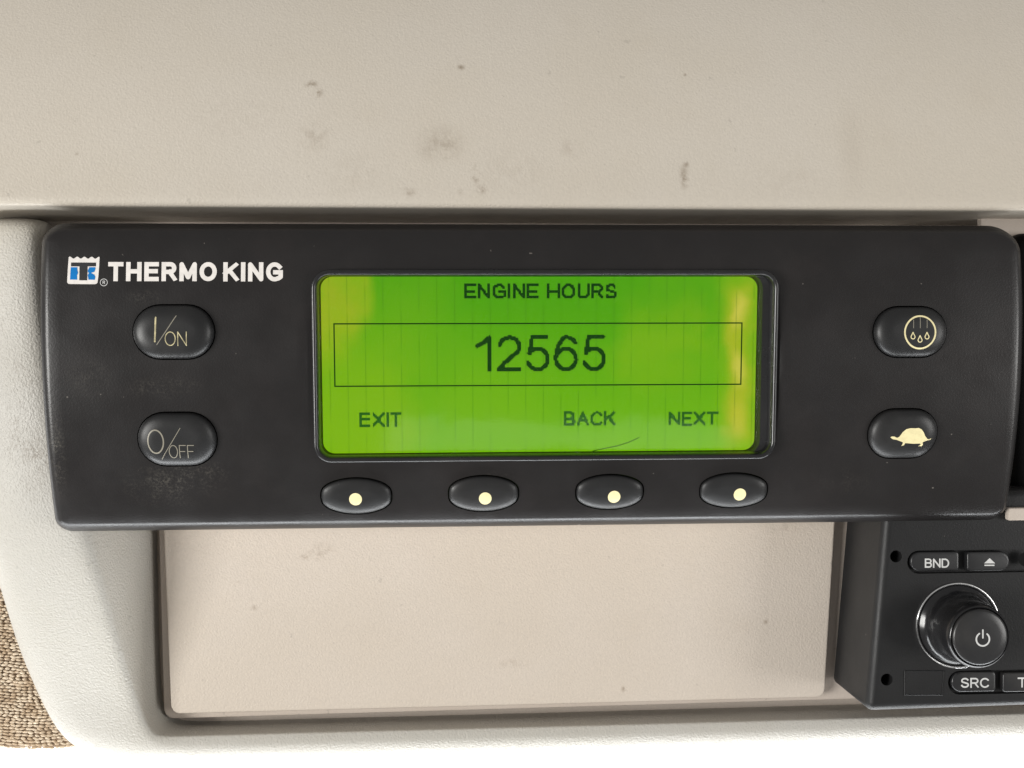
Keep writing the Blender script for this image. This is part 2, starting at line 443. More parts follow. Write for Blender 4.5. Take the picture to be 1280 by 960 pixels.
# cloth lining beyond the frame: rows of knitted stitches on a backing
M['cloth'] = beige('cloth_backing', (.30, .21, .135), grain=.1)
mm = NT('cloth_yarn'); mm.color(mm.mix(mm.rng(mm.noise(260, 3), .35, .65), (.74, .62, .47), (.52, .39, .26))); mm.rough(.85)
mm.bump(mm.noise(3500, 2), .05); M['yarn'] = mm.m
bl = slab('cloth_lining', [P3(-120, 560, 58), P3(150, 560, 58), P3(150, 936, 58), P3(-120, 936, 58)], 4, M['cloth'], bev=1.5); tag(bl, kind='structure')
V, F = [], []
py = 640.0; row = 0
while py < 936:
    px = -20 + (row % 2) * 4.6 + random.uniform(-1, 1)
    while px < 112:
        c = Vector(P3(px, py + random.uniform(-.5, .5) + 2.5 * math.sin(px * .035), 57.4)); L = random.uniform(.70, 1.1); H = random.uniform(.32, .48); tilt = random.uniform(-.28, .12)
        b = len(V)
        for k, (u, w) in enumerate(((-1, .25), (-.5, .9), (.4, 1), (1, .3))):
            for q in range(5):
                a = math.pi * q / 4
                z = math.cos(a) * H * w + tilt * u * L; V.append((c.x + u * L, c.y - math.sin(a) * H * 1.2 * w + .1, c.z + z))
        for k in range(3):
            for q in range(4): F.append((b + k * 5 + q, b + k * 5 + q + 1, b + k * 5 + q + 6, b + k * 5 + q + 5))
        px += random.uniform(6.2, 8.6)
    py += 3.9; row += 1
st = mk('knitted_yarn', V, F, M['yarn'], bl, sharp=180); tag(st, kind='stuff')

# bright daylight outside, seen past the lower edge of the frame
sky = NT('bright_sky'); sky.t.nodes.remove(sky.b)
em = sky.n('ShaderNodeEmission'); em.inputs[0].default_value = (1, 1, 1, 1); em.inputs[1].default_value = 3.0
sky.l(em.outputs[0], sky.t.nodes['Material Output'].inputs[0])
so = mk('sky', [(-2500, 900, -120), (2500, 900, -120), (2500, 900, -2200), (-2500, 900, -2200)], [(0, 1, 2, 3)], sky.m, smooth=False); tag(so, kind='structure')

# ------------------------------------------------------------------ blank cover beneath the controller
cv_spots = []
for px, py, rx, rz, a in ((296, 730, 1.8, 1.2, .6), (400, 690, 6, 3.5, .35), (380, 697, 2, 1.2, .55), (318, 760, 1.4, 1.4, .4), (780, 862, 1.1, 1.6, .7), (958, 778, 1.1, 1.1, .6), (640, 830, 7, 2, .25), (980, 660, 8, 3, .2)):
    p = at(px, py, 38); cv_spots.append(((p.x, 38, p.z), (rx, 40, rz), a, 1))
M['cover'] = beige('beige_cover_plastic', (.62, .55, .478), cv_spots, grain=.10)
cover = slab('cover_plate', [P3(201, 590, 38.5), P3(1048, 590, 38.5), P3(1031, 872, 38.5), P3(213.5, 893, 38.5)], 4.5, M['cover'], r=2.6, bev=.7)
tag(cover, 'beige textured blank cover plate set into the console beneath the green display', 'cover plate')

# ------------------------------------------------------------------ controller
ctl = empty('control_unit', (0, 17, -53))
tag(ctl, 'wide black control unit with a lit green display and eight buttons', 'control unit')
XL, XR = at(51.2, 410, 2.0).x, at(1278, 410, 2.0).x
def edge_z(py):
    z = face(640, py).z
    for _ in range(20): z = at(640, py, min(fy(z), 14.0) + 1.9).z
    return z
ZT, ZB = edge_z(280.5), edge_z(657.5)
print('controller mm', XL, XR, ZT, ZB)

# buttons: stadium keys and lens-shaped soft keys
def stadium(cx, cz, a, b, n=14):
    pts = []
    for s, a0 in ((1, -90), (-1, 90)):
        for k in range(n + 1):
            t = rad(a0 + 180 * k / n); pts.append((cx + s * (a - b) + b * math.cos(t), cz + b * math.sin(t)))
    return pts
def lens(cx, cz, a, b):
    q = []
    N = 12; he = .34
    for k in range(N + 1):
        x = -1 + 2 * k / N; q.append((x * .985, he + (1 - he) * (1 - x * x) ** .66))
    pts = q + [(-x, -z) for x, z in q]
    for _ in range(2):          # round the blunt ends
        o = []
        for i in range(len(pts)):
            p, r = pts[i], pts[(i + 1) % len(pts)]
            o += [(.75 * p[0] + .25 * r[0], .75 * p[1] + .25 * r[1]), (.25 * p[0] + .75 * r[0], .25 * p[1] + .75 * r[1])]
        pts = o
    return [(cx + x * a, cz + z * b) for x, z in pts][::-1]

keys = []     # (kind, centre x, centre z, half width, half height)
for px, py, w, h in ((217.5, 415, 98, 66), (222, 549, 95, 66), (1137, 415, 94, 64), (1128, 542, 89, 63)):
    c = face(px, py); s = (c.y - CAM.y) / FPX * 1.0
    keys.append(['stadium', c.x, c.z, w * s / 2 + .05, h * s / 2])
for px, py, w, h in ((445.5, 620, 88, 44), (604.5, 617, 88, 44), (762, 615, 86, 43), (917, 613, 87, 43)):
    c = face(px, py); s = (c.y - CAM.y) / FPX
    keys.append(['lens', c.x, c.z, w * s / 2, h * s / 2 / math.cos(rad(16))])
def key_loop(k, grow=0.):
    f = stadium if k[0] == 'stadium' else lens
    return f(k[1], k[2], k[3] + grow, k[4] + grow)

# display geometry: flat window tangent to the bulge, set back inside a bezel
TAU = rad(4.5)
n_l = Vector((0, -math.cos(TAU), -math.sin(TAU))); v_l = Vector((0, -math.sin(TAU), math.cos(TAU))); u_l = Vector((1, 0, 0))
def lcd_frame(depth):
    c = face(672, 456); return Vector((c.x, c.y, c.z)) - n_l * depth
O_RIM, O_LCD, O_PANE = lcd_frame(-.9), lcd_frame(6.0), lcd_frame(4.4)
def uv_of(px, py, O):
    p = hit(px, py, O, n_l) - O; return p.dot(u_l), p.dot(v_l)
def uv3(u, v, O): return O + u_l * u + v_l * v
def box_uv(O, l, t, r, b):
    (u0, _), (_, v1), (u1, _), (_, v0) = uv_of(l, 456, O), uv_of(672, t, O), uv_of(r, 456, O), uv_of(672, b, O)
    return u0, v0, u1, v1
rim_o = box_uv(O_RIM, 389.5, 337, 973, 577)
lcd_b = box_uv(O_LCD, 402.5, 345.8, 944.5, 564.5)
bez_hole = [(uv3(u, v, O_RIM).x, uv3(u, v, O_RIM).z) for u, v in rrect(rim_o[0] + .35, rim_o[1] + .35, rim_o[2] - .35, rim_o[3] - .35, 4.3, 8)]

# housing
def housing():
    R4 = (5.2, 7.8, 4.4, 3.7)
    prof = [(2.6, 0), (2.0, .12), (1.4, .42), (.85, .86), (.42, 1.32), (.1, 1.75), (0, 1.95), (.06, 2.2), (.5, 5.5)]
    loops = []
    base = densify(rrect(XL, ZB, XR, ZT, R4, 9), 5)
    cx, cz = (XL + XR) / 2, (ZB + ZT) / 2
    def ring(ins):
        r = tuple(max(q - ins, .3) for q in R4)
        # same vertex count for every inset: pull each base point along its own inward direction
        out = []
        for x, z in base:
            ox = min(max(x, XL + ins), XR - ins); oz = min(max(z, ZB + ins), ZT - ins)
            for (kx, kz, q) in ((XL + R4[0], ZT - R4[0], R4[0]), (XR - R4[1], ZT - R4[1], R4[1]), (XR - R4[2], ZB + R4[2], R4[2]), (XL + R4[3], ZB + R4[3], R4[3])):
                if (x - kx) * (1 if kx > cx else -1) >= -1e-6 and (z - kz) * (1 if kz > cz else -1) >= -1e-6:
                    d = Vector((x - kx, z - kz)).normalized() * (q - ins); ox, oz = kx + d.x, kz + d.y
            out.append((ox, oz))
        return out
    front = ring(prof[0][0])
    holes = [key_loop(k, .28) for k in keys] + [bez_hole]
    p2, tris = plate_with_holes(front, holes, 2.6)
    V = [(x, fy(z), z) for x, z in p2]; F = list(tris)
    nb = len(base); starts = []
    for ins, dep in prof:
        starts.append(len(V)); V += [(x, fy(z) + dep, z) for x, z in ring(ins)]
    starts.append(len(V)); V += [(x, 17.0, z) for x, z in ring(1.5)]
    for a, b in zip(starts, starts[1:]): bridge(F, a, b, nb)
    F.append(tuple(range(starts[-1], starts[-1] + nb)))
    for h in holes:               # walls of every opening
        a = len(V); V += [(x, fy(z), z) for x, z in h]; b = len(V); V += [(x, fy(z) + 4.5, z) for x, z in h]
        bridge(F, a, b, len(h))
    return V, F
hs = []
for px, py, rx, rz, a in ((215, 605, 16, 8, .24), (240, 590, 12, 5, .18), (195, 485, 10, 4, .2), (225, 480, 8, 3, .15), (110, 470, 8, 7, .14), (70, 560, 3, 16, .4), (620, 600, 8, 4, .08), (1060, 600, 14, 6, .05), (180, 372, 6, 3, .2)):
    p = face(px, py); hs.append(((p.x, p.y, p.z), (rx, 30, rz), a))
M['housing'] = black_plastic('housing_plastic', (.0112, .0098, .0097), dust=(.028, .0225, .0215), amt=.22, r=(.29, .38), spots=hs, grain=.03, gscale=2200, spec=.42)
hV, hF = housing()
hous = mk('housing', hV, hF, M['housing'], ctl, sharp=50)
hb = bvh_of(hV, hF)

# keys
marks = {}
def key_mesh(k):
    lp = key_loop(k); c = Vector((k[1], k[2])); a, b = k[3], k[4]
    top = 2.5 if k[0] == 'stadium' else 1.6
    prof = [(0, -3.0), (0, -.2), (.10, top * .22), (.34, top * .42), (.8, top * .61), (1.4, top * .76), (2.2, top * .88)]
    if k[0] == 'stadium': prof += [(3.2, top * .98), (4.4, top), (5.6, top * .985)]
    else: prof += [(3.0, top * .96), (3.6, top * .98)]
    V, F, st_ = [], [], []
    f0 = fy(k[2]); sl = k[2] / R_FACE
    for ins, h in prof:
        st_.append(len(V))
        for x, z in lp:
            sx, sz = max(1 - ins / a, .05), max(1 - ins / b, .05)
            zz = k[2] + (z - k[2]) * sz
            V.append((k[1] + (x - k[1]) * sx, f0 + sl * (zz - k[2]) - h, zz))
    nn = len(lp)
    for p, q in zip(st_, st_[1:]): bridge(F, p, q, nn)
    V.append((k[1], f0 - prof[-1][1], k[2])); ci = len(V) - 1
    for i in range(nn): F.append((st_[-1] + i, st_[-1] + (i + 1) % nn, ci))
    return V, F
key_objs, key_bvh = [], []
for k in keys:
    V, F = key_mesh(k)
    key_objs.append(mk('button', V, F, M['rubber'], ctl, sharp=60)); key_bvh.append(bvh_of(V, F))
for o, lab in zip(key_objs, ('oval button marked on', 'oval button marked off', 'oval button with falling drops symbol', 'oval button with tortoise symbol')): o['label'] = lab

def xz(px, py, lift=1.8):      # photo point on a key's top
    c = face(px, py); p = at(px, py, c.y - lift); return p.x, p.z
def poly_px(pts, lift=1.8): return [xz(x, y, lift) for x, y in pts]
# ON
drape('marking', stroke_polys([[xz(195.5, 397), xz(194.5, 427)]], .40, 'round', .4), key_bvh[0], M['print_gold'], key_objs[0])
drape('marking', stroke_polys([[xz(221, 395), xz(197, 431)]], .20, 'round', .4), key_bvh[0], M['print_worn'], key_objs[0])
def text_px(text, x0, y0, x1, y1, t, gapf=.20, lift=1.8, place=None, cap='square', step=.4):
    """Lay a text out between two photo points (left-top and right-bottom of its capitals)."""
    place = place or (lambda x, y: xz(x, y, lift))
    A, B, C = place(x0, y0), place(x1, y1), place(x0, y1)
    h = math.hypot(A[0] - C[0], A[1] - C[1]) - t; W = math.hypot(B[0] - C[0], B[1] - C[1]) - t
    s, w = layout(text, 1.0, gapf)
    dx, dz = (B[0] - C[0]) / math.hypot(B[0] - C[0], B[1] - C[1]), (B[1] - C[1]) / math.hypot(B[0] - C[0], B[1] - C[1])
    out = [[(C[0] + t / 2 * 1 + p[0] / w * W * dx, C[1] + t / 2 + p[1] * h + p[0] / w * W * dz) for p in q] for q in s]
    H = h + t
    res = []
    for q in stroke_polys(out, t, cap, step):
        res.append([(x, min(max(z, C[1] + (x - C[0]) * dz / dx), C[1] + (x - C[0]) * dz / dx + H)) for x, z in q])
    return res
drape('marking', text_px('ON', 207, 414.5, 234.5, 432.5, .22), key_bvh[0], M['print_gold'], key_objs[0])
# OFF
c = xz(195.5, 552); drape('marking', stroke_polys([[(c[0] + 1.9 * math.cos(a * math.pi / 14), c[1] + 2.9 * math.sin(a * math.pi / 14)) for a in range(29)]], .34, 'round'), key_bvh[1], M['print_worn'], key_objs[1])
drape('marking', stroke_polys([[xz(226, 535), xz(203, 574)]], .16, 'round', .4), key_bvh[1], M['print_worn'], key_objs[1])
drape('marking', text_px('OFF', 213, 556, 244.5, 572.5, .20, lift=1.5), key_bvh[1], M['print_worn'], key_objs[1])
# falling drops in a ring
c = xz(1148.8, 415.5)
ring_ = stroke_polys([[(c[0] + 3.95 * math.cos(a * math.pi / 24), c[1] + 4.1 * math.sin(a * math.pi / 24)) for a in range(49)]], .42, 'round')
drape('marking', ring_, key_bvh[2], M['print_cream'], key_objs[2])
drape('marking', sum([stroke_polys([[xz(x, 399 + d), xz(x, 410)]], .16, 'round', .4) for x, d in ((1140.5, 1), (1148.8, -2), (1157.3, 1))], []), key_bvh[2], M['print_worn'], key_objs[2])
drops = []
for x, y in ((1139.8, 420.5), (1148.5, 424.5), (1157.2, 420.5)):
    q = xz(x, y); r = .52
    lp = [(q[0], q[1] + 1.0)] + [(q[0] + r * math.cos(rad(a)), q[1] - .15 + r * math.sin(rad(a))) for a in range(40, -221, -20)] + [(q[0], q[1] + 1.0)]
    drops += stroke_polys([lp], .24, 'round')
drape('marking', drops, key_bvh[2], M['print_cream'], key_objs[2])
# tortoise
T = [(1111.5, 546.5), (1113.5, 545.3), (1117, 545.6), (1120, 547.2), (1123, 545.5), (1127, 540), (1131.5, 536.3), (1137, 535), (1143, 535.2), (1147, 534.8), (1150.5, 536.6), (1153, 540), (1155, 545), (1157.5, 548.2), (1160, 549), (1163.5, 547.6), (1162, 549.6), (1157, 550.6), (1153, 552), (1151.5, 553.2), (1152.5, 555.8), (1150.5, 557.6), (1146.5, 557.5), (1149.5, 555.6), (1148.5, 554.2), (1140, 554.4), (1130, 553.6), (1128.5, 556.2), (1125, 557.3), (1126.8, 554.6), (1127, 552.6), (1122.5, 550.8), (1119.5, 549.6), (1114.5, 548.8)]
drape('marking', [densify(poly_px(T), .8)], key_bvh[3], M['print_cream'], key_objs[3])
# soft-key dots
for i, (x, y) in enumerate(((444.5, 624), (606.5, 623), (767.5, 621), (924.5, 618))):
    q = xz(x, y, 1.4); drape('marking', [circle(q[0], q[1], 1.62, 30), circle(q[0], q[1], .8, 18)], key_bvh[4 + i], M['print_cream'], key_objs[4 + i])

# emblem and lettering on the housing
def fz(px, py): p = face(px, py); return p.x, p.z
def L5(pts): return densify([fz(70 + x / 8, 300 + y / 8) for x, y in pts], 1.2)
top = []
for k in range(33):
    x = 128 + (436 - 128) * k / 32; top.append((x, 176 - 10 * math.cos((x - 140) / 72.5 * 2 * math.pi) + 2 * (k / 32)))
white = L5(top + [(432, 260), (424, 360), (416, 425), (405, 438), (390, 442), (135, 440), (120, 435), (112, 422), (118, 300)])
em_ = drape('emblem', [white], hb, M['print_white'], ctl, .04)
drape('emblem_print', [L5([(152, 225), (402, 226), (399, 264), (316, 264), (311, 404), (234, 403), (236, 264), (151, 264)])], hb, M['print_black'], em_, .08)
drape('emblem_print', [L5([(149, 272), (214, 272), (214, 300), (221, 330), (210, 352), (213, 397), (141, 396), (145, 330)]),
                       L5([(334, 272), (392, 272), (397, 284), (385, 318), (350, 330), (384, 346), (394, 368), (388, 398), (326, 397), (318, 350), (330, 332), (317, 312)])], hb, M['print_blue'], em_, .08)
q = fz(129.8, 353)
drape('registered_mark', stroke_polys([circle(q[0], q[1], .86, 26) + [circle(q[0], q[1], .86, 26)[0]]], .14, 'round') + stroke_polys(shifted(layout('R', .7, 0)[0], q[0] - .22, q[1] - .35), .13), hb, M['print_grey'], ctl, .04)
drape('lettering', text_px('THERMO', 135, 327.5, 271, 351.5, 1.08, .44, place=fz, step=None) + text_px('KING', 279, 327.8, 354, 351.8, 1.08, .44, place=fz, step=None), hb, M['print_white'], ctl, .04)

# bezel
def bezel():
    u0, v0, u1, v1 = rim_o; N = 8
    V, F, st_ = [], [], []
    prof = [(0, 2.6), (0, .8), (.12, .38), (.36, .12), (.68, 0), (1.0, .08), (1.28, .36), (1.45, .85), (1.55, 1.6), (1.6, 3.4)]   # inset, depth under the rim plane
    for ins, dep in prof:
        st_.append(len(V)); V += [uv3(u, v, O_RIM) - n_l * dep for u, v in rrect(u0 + ins, v0 + ins, u1 - ins, v1 - ins, max(4.6 - ins, .4), N)]
    a = lcd_b
    for g, dep in ((.5, 3.6), (.15, 6.6), (-.0, 6.88)):
        st_.append(len(V)); V += [uv3(u, v, O_RIM) - n_l * dep for u, v in rrect(a[0] - g, a[1] - g, a[2] + g, a[3] + g, 3.0 + g, N)]
    nn = 4 * (N + 1)
    for p, q_ in zip(st_, st_[1:]): bridge(F, p, q_, nn)
    return V, F
M['bezel'] = black_plastic('bezel_plastic', (.012, .012, .013), amt=.05, r=(.22, .30), grain=.004)
bz = mk('display_bezel', *bezel(), M['bezel'], ctl, sharp=55)

# lit screen
G1, G2 = (.060, .325, .004), (.205, .47, .006)
sc = NT('lcd_backlight')
def lp3(px, py): p = hit(px, py, O_LCD, n_l); return (p.x, p.y, p.z)
sx = sc.n('ShaderNodeSeparateXYZ'); sc.l(sc.co, sx.inputs[0])
zt, zb = lp3(672, 346)[2] * MM, lp3(672, 565)[2] * MM
low = sc.rng(sx.outputs[2], zt, zb, 0, 1, False)
c = sc.mix(sc.math('POWER', low, 1.4), (.070, .345, .002), (.195, .50, .003))
c = sc.mix(sc.math('MULTIPLY', sc.rng(sc.noise(22, 3), .35, .7), .45), c, (.16, .42, .006))
c = sc.mix(sc.math('MULTIPLY', sc.noise(900, 2), .12), c, (.05, .26, .002))
wob = sc.math('MULTIPLY', sc.math('SUBTRACT', sc.noise(90, 3), .5), .010)
def band(x0, x1, y0, y1, soft, amt, colr, c, jit=1.0):
    """Stained patch with wavy soft edges."""
    X = sc.math('ADD', sx.outputs[0], sc.math('MULTIPLY', wob, jit)); Z = sc.math('ADD', sx.outputs[2], sc.math('MULTIPLY', wob, jit))
    a, b = lp3(x0, 456)[0] * MM, lp3(x1, 456)[0] * MM; t, u = lp3(672, y0)[2] * MM, lp3(672, y1)[2] * MM
    s = soft * MM
    f = sc.math('MULTIPLY', sc.rng(X, a - s, a + s), sc.rng(X, b - s, b + s, 1, 0))
    f = sc.math('MULTIPLY', f, sc.math('MULTIPLY', sc.rng(Z, u - s * 2, u + s * 2), sc.rng(Z, t - s * 2, t + s * 2, 1, 0)))
    return sc.mix(sc.math('MULTIPLY', f, amt), c, colr)
yel = sc.mix(sc.rng(sc.noise(70, 4, .6), .35, .65), (.40, .44, .018), (.30, .45, .010))
c = band(380, 465, 330, 402, 1.8, .72, yel, c, .6)
c = band(380, 450, 392, 424, 2.2, .75, yel, c, 1.0)
c = band(380, 432, 414, 452, 2.6, .70, yel, c, 1.2)
c = band(380, 520, 430, 620, 7.0, .55, (.25, .47, .006), c, 2.0)
c = band(470, 560, 340, 400, 6.0, .35, (.19, .43, .006), c, 2.0)
c = band(900, 960, 330, 600, 3.5, .55, (.26, .46, .008), c, .3)
c = band(909, 936, 362, 556, 2.2, .80, (.42, .46, .020), c, .8)
c = band(916, 930, 372, 402, 1.4, .65, (.66, .58, .09), c, .5)
c = band(917, 929, 442, 482, 1.4, .65, (.66, .58, .09), c, .5)
c = band(916, 932, 505, 545, 1.4, .40, (.60, .54, .05), c, .5)
c = band(780, 885, 395, 455, 5.0, .60, (.25, .46, .008), c, 2.0)
c = band(560, 680, 470, 520, 6.0, .40, (.22, .48, .006), c, 2.0)
# faint electrode lines
step = (lp3(694, 456)[0] - lp3(672, 456)[0]) * MM
fr_ = sc.math('FRACT', sc.math('DIVIDE', sc.math('ADD', sx.outputs[0], 1.0), step))
ln = sc.math('MULTIPLY', sc.rng(sc.math('ABSOLUTE', sc.math('SUBTRACT', fr_, .5)), 0, .05, 1, 0), sc.rng(sc.noise(120, 2), .34, .56))
c = sc.mix(sc.math('MULTIPLY', ln, .45), c, (.035, .18, .003))
sc.color((.004, .006, .002)); sc.rough(.5); sc.b.inputs['Specular IOR Level'].default_value = 0.
sc.l(c, sc.b.inputs['Emission Color']); sc.b.inputs['Emission Strength'].default_value = 1.0
u0, v0, u1, v1 = lcd_b
lp = rrect(u0 - .6, v0 - .6, u1 + .6, v1 + .6, 3.2, 8)
V = [uv3(u, v, O_LCD) for u, v in lp] + [uv3(u, v, O_LCD) - n_l * 1.2 for u, v in lp]
F = [tuple(range(len(lp)))]; bridge(F, 0, len(lp), len(lp)); F.append(tuple(range(len(lp), 2 * len(lp)))[::-1])
scr = mk('screen', V, F, sc.m, ctl, smooth=False)

tx = NT('lcd_dark_pixels'); tx.color((.004, .006, .002)); tx.rough(.5); tx.b.inputs['Specular IOR Level'].default_value = 0.
tx.l(tx.mix(tx.noise(500, 2), (.001, .042, .001), (.004, .062, .002)), tx.b.inputs['Emission Color']); tx.b.inputs['Emission Strength'].default_value = .8
tl_ = NT('lcd_faint_pixels'); tl_.color((.004, .006, .002)); tl_.rough(.5); tl_.b.inputs['Specular IOR Level'].default_value = 0.
tl_.l(tl_.mix(tl_.noise(500, 2), (.010, .105, .006), (.028, .150, .010)), tl_.b.inputs['Emission Color']); tl_.b.inputs['Emission Strength'].default_value = .9
PIX = .345
def raster(name, strokes, t, mat, O=O_LCD):
    """Light the square pixels that a stroke text covers; runs of pixels become one quad."""
    odd = round(t / PIX) % 2
    snap = lambda q: (math.floor(q / PIX) + .5) * PIX if odd else round(q / PIX) * PIX
    new = []
    for s in strokes:                      # put straight strokes on the pixel grid
        q = [list(p) for p in s]
        for i in range(len(s) - 1):
            if abs(s[i][0] - s[i + 1][0]) < 1e-6: q[i][0] = q[i + 1][0] = snap(s[i][0])
            if abs(s[i][1] - s[i + 1][1]) < 1e-6: q[i][1] = q[i + 1][1] = snap(s[i][1])
        new.append(q)
    strokes = new; t = round(t / PIX) * PIX + 1e-4
    segs = [(a, b) for s in strokes for a, b in zip(s, s[1:])]
    xs = [p[0] for s in strokes for p in s]; ys = [p[1] for s in strokes for p in s]
    i0, i1 = int(math.floor((min(xs) - t) / PIX)), int(math.ceil((max(xs) + t) / PIX)); j0, j1 = int(math.floor((min(ys) - t) / PIX)), int(math.ceil((max(ys) + t) / PIX))
    V, F = [], []
    def on(x, y):
        for a, b in segs:
            dx, dy = b[0] - a[0], b[1] - a[1]; L2 = dx * dx + dy * dy
            if L2 < 1e-12: continue
            k = min(1, max(0, ((x - a[0]) * dx + (y - a[1]) * dy) / L2))
            if max(abs(x - a[0] - k * dx), abs(y - a[1] - k * dy)) * .5 + .5 * math.hypot(x - a[0] - k * dx, y - a[1] - k * dy) <= t / 2: return True
        return False
    for j in range(j0, j1 + 1):
        run = None
        for i in range(i0, i1 + 2):
            lit = i <= i1 and on((i + .5) * PIX, (j + .5) * PIX)
            if lit and run is None: run = i
            if not lit and run is not None:
                b = len(V); V += [uv3(run * PIX, j * PIX, O) + n_l * .06, uv3(i * PIX, j * PIX, O) + n_l * .06, uv3(i * PIX, (j + 1) * PIX, O) + n_l * .06, uv3(run * PIX, (j + 1) * PIX, O) + n_l * .06]
                F.append((b, b + 1, b + 2, b + 3)); run = None
    return mk_facing(name, V, F, mat, scr)
def lcd_text(text, x0, y0, x1, y1, t, gapf, mat):
    A, B = uv_of(x0, y1, O_LCD), uv_of(x1, y0, O_LCD)
    W, H = B[0] - A[0] - t, B[1] - A[1] - t
    s, w = layout(text, 1.0, gapf)
    raster('screen_lettering', [[(A[0] + t / 2 + p[0] / w * W, A[1] + t / 2 + p[1] * H) for p in q] for q in s], t, mat)
lcd_text('ENGINE HOURS', 580.5, 354.5, 771, 373.8, .69, .30, tx.m)
lcd_text('12565', 594, 419, 758, 464.5, 1.035, .225, tx.m)
lcd_text('EXIT', 449.5, 515.5, 502.5, 533.5, .69, .30, tl_.m)
lcd_text('BACK', 705, 514, 769.5, 532.5, .69, .28, tl_.m)
lcd_text('NEXT', 835.5, 514, 897.5, 532, .69, .28, tl_.m)
bx = box_uv(O_LCD, 417.5, 404, 926.5, 481)
raster('screen_outline', [[(bx[0], bx[1]), (bx[2], bx[1]), (bx[2], bx[3]), (bx[0], bx[3]), (bx[0], bx[1])]], .345, tx.m)
# a hair-thin scratch across the lower edge of the screen
sc_pts = [uv_of(x, y, O_LCD) for x, y in ((741, 563.5), (757, 560), (772, 557), (786, 552.5), (799, 546.5))]
v2, t2 = union(stroke_polys([sc_pts], .20, 'round'))
mk_facing('scratch', [uv3(a, b, O_LCD) + n_l * .12 for a, b in v2], t2, tx.m, scr)

# clear pane over the screen
gl = NT('clear_pane'); gl.color((.97, .99, .96)); gl.rough(.06); gl.b.inputs['Transmission Weight'].default_value = 1.0; gl.b.inputs['IOR'].default_value = 1.22
gl.bump(gl.noise(45, 2), .12)
e = .45
lp = rrect(u0 - e - .2, v0 - e, u1 + e + .2, v1 + e, 3.2, 8)
V = [uv3(u, v, O_PANE) for u, v in lp] + [uv3(u, v, O_PANE) - n_l * .8 for u, v in lp]
F = [tuple(range(len(lp)))]; bridge(F, 0, len(lp), len(lp)); F.append(tuple(range(len(lp), 2 * len(lp)))[::-1])
mk('display_pane', V, F, gl.m, ctl, smooth=False)

# ------------------------------------------------------------------ radio
YR = 12.5
rd = empty('car_radio', P3(1190, 890, 40))
tag(rd, 'black car radio with a round power knob and small marked buttons', 'radio')
def rx(px, py): p = at(px, py, YR); return p.x, p.z
def radio_face():
    a, b, c, d = rx(1108, 614), rx(1500, 608), rx(1500, 876), rx(1084, 890.5)
    ax = [a, b, c, d]
    def offs(ins):
        # inset quad with a rounded lower-left corner
        P = [Vector(p) for p in ax]; ctr = sum(P, Vector((0, 0))) / 4; out = []
        E = []
        for i in range(4):
            p, q_ = P[i], P[(i + 1) % 4]; d_ = (q_ - p).normalized(); nn = Vector((d_.y, -d_.x))
            if nn.dot(ctr - p) < 0: nn = -nn
            E.append((p + nn * ins, d_))
        cor = []
        for i in range(4):
            (p, d_), (q_, e_) = E[i - 1], E[i]
            den = d_.x * e_.y - d_.y * e_.x; k = ((q_.x - p.x) * e_.y - (q_.y - p.y) * e_.x) / den; cor.append(p + d_ * k)
        for i in range(4):
            r = max(2.6 - ins, .25); p = cor[i]; a_ = (cor[i - 1] - p).normalized(); b_ = (cor[(i + 1) % 4] - p).normalized()
            for k in range(7):
                t = k / 6; out.append(tuple(p + a_ * r * (1 - t) ** 2 + b_ * r * t ** 2))
        return out
    return offs
ro = radio_face()
def stad_px(x0, y0, x1, y1, Y=YR, shrink=0, both=True):
    a, b = at(x0, (y0 + y1) / 2, Y), at(x1, (y0 + y1) / 2, Y); h = abs(at(x0, y0, Y).z - at(x0, y1, Y).z) / 2
    return stadium((a.x + b.x) / 2, (a.z + b.z) / 2, (b.x - a.x) / 2 - shrink, h - shrink, 10)
def sz(): return YR
pin_holes = [circle(*rx(1120, 695.5), 1.62, 24), circle(*rx(1108.5, 849.5), 1.62, 24), circle(*rx(1281, 699), 1.9, 24)]
slots = [stad_px(1134, 687, 1330, 716), stad_px(1185, 837, 1345, 867)]
slots[0] = [(x, z) for x, z in slots[0]]
# keep the third pin hole clear of the slot: it sits inside the slot's floor, so it is built there
holes = [pin_holes[0], pin_holes[1]] + slots
V, F = [], []
front = ro(2.3)
p2, tris = plate_with_holes(front, holes)
V = [(x, YR, z) for x, z in p2]; F = list(tris)
st_ = []; nn = len(front)
for ins, dep in ((2.3, 0), (1.75, .06), (1.2, .28), (.7, .68), (.3, 1.2), (.06, 1.8), (0, 2.3), (0, 26), ):
    st_.append(len(V)); V += [(x, YR + dep, z) for x, z in ro(ins)]
for a, b in zip(st_, st_[1:]): bridge(F, a, b, nn)
F.append(tuple(range(st_[-1], st_[-1] + nn)))
for h, dp in zip(holes, (9, 9, 1.6, 1.6)):
    a = len(V); V += [(x, YR, z) for x, z in h]; b = len(V); V += [(x, YR + dp, z) for x, z in h]
    bridge(F, a, b, len(h)); F.append(tuple(range(b, b + len(h))))
mk('housing', V, F, M['radio'], rd, sharp=50)
def disc_part(name, loop, y, mat, parent):
    return mk_facing(name, [(x, y, z) for x, z in loop], [tuple(range(len(loop)))], mat, parent)
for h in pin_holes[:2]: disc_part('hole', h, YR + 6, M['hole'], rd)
disc_part('hole', pin_holes[2], YR - .25, M['hole'], rd)
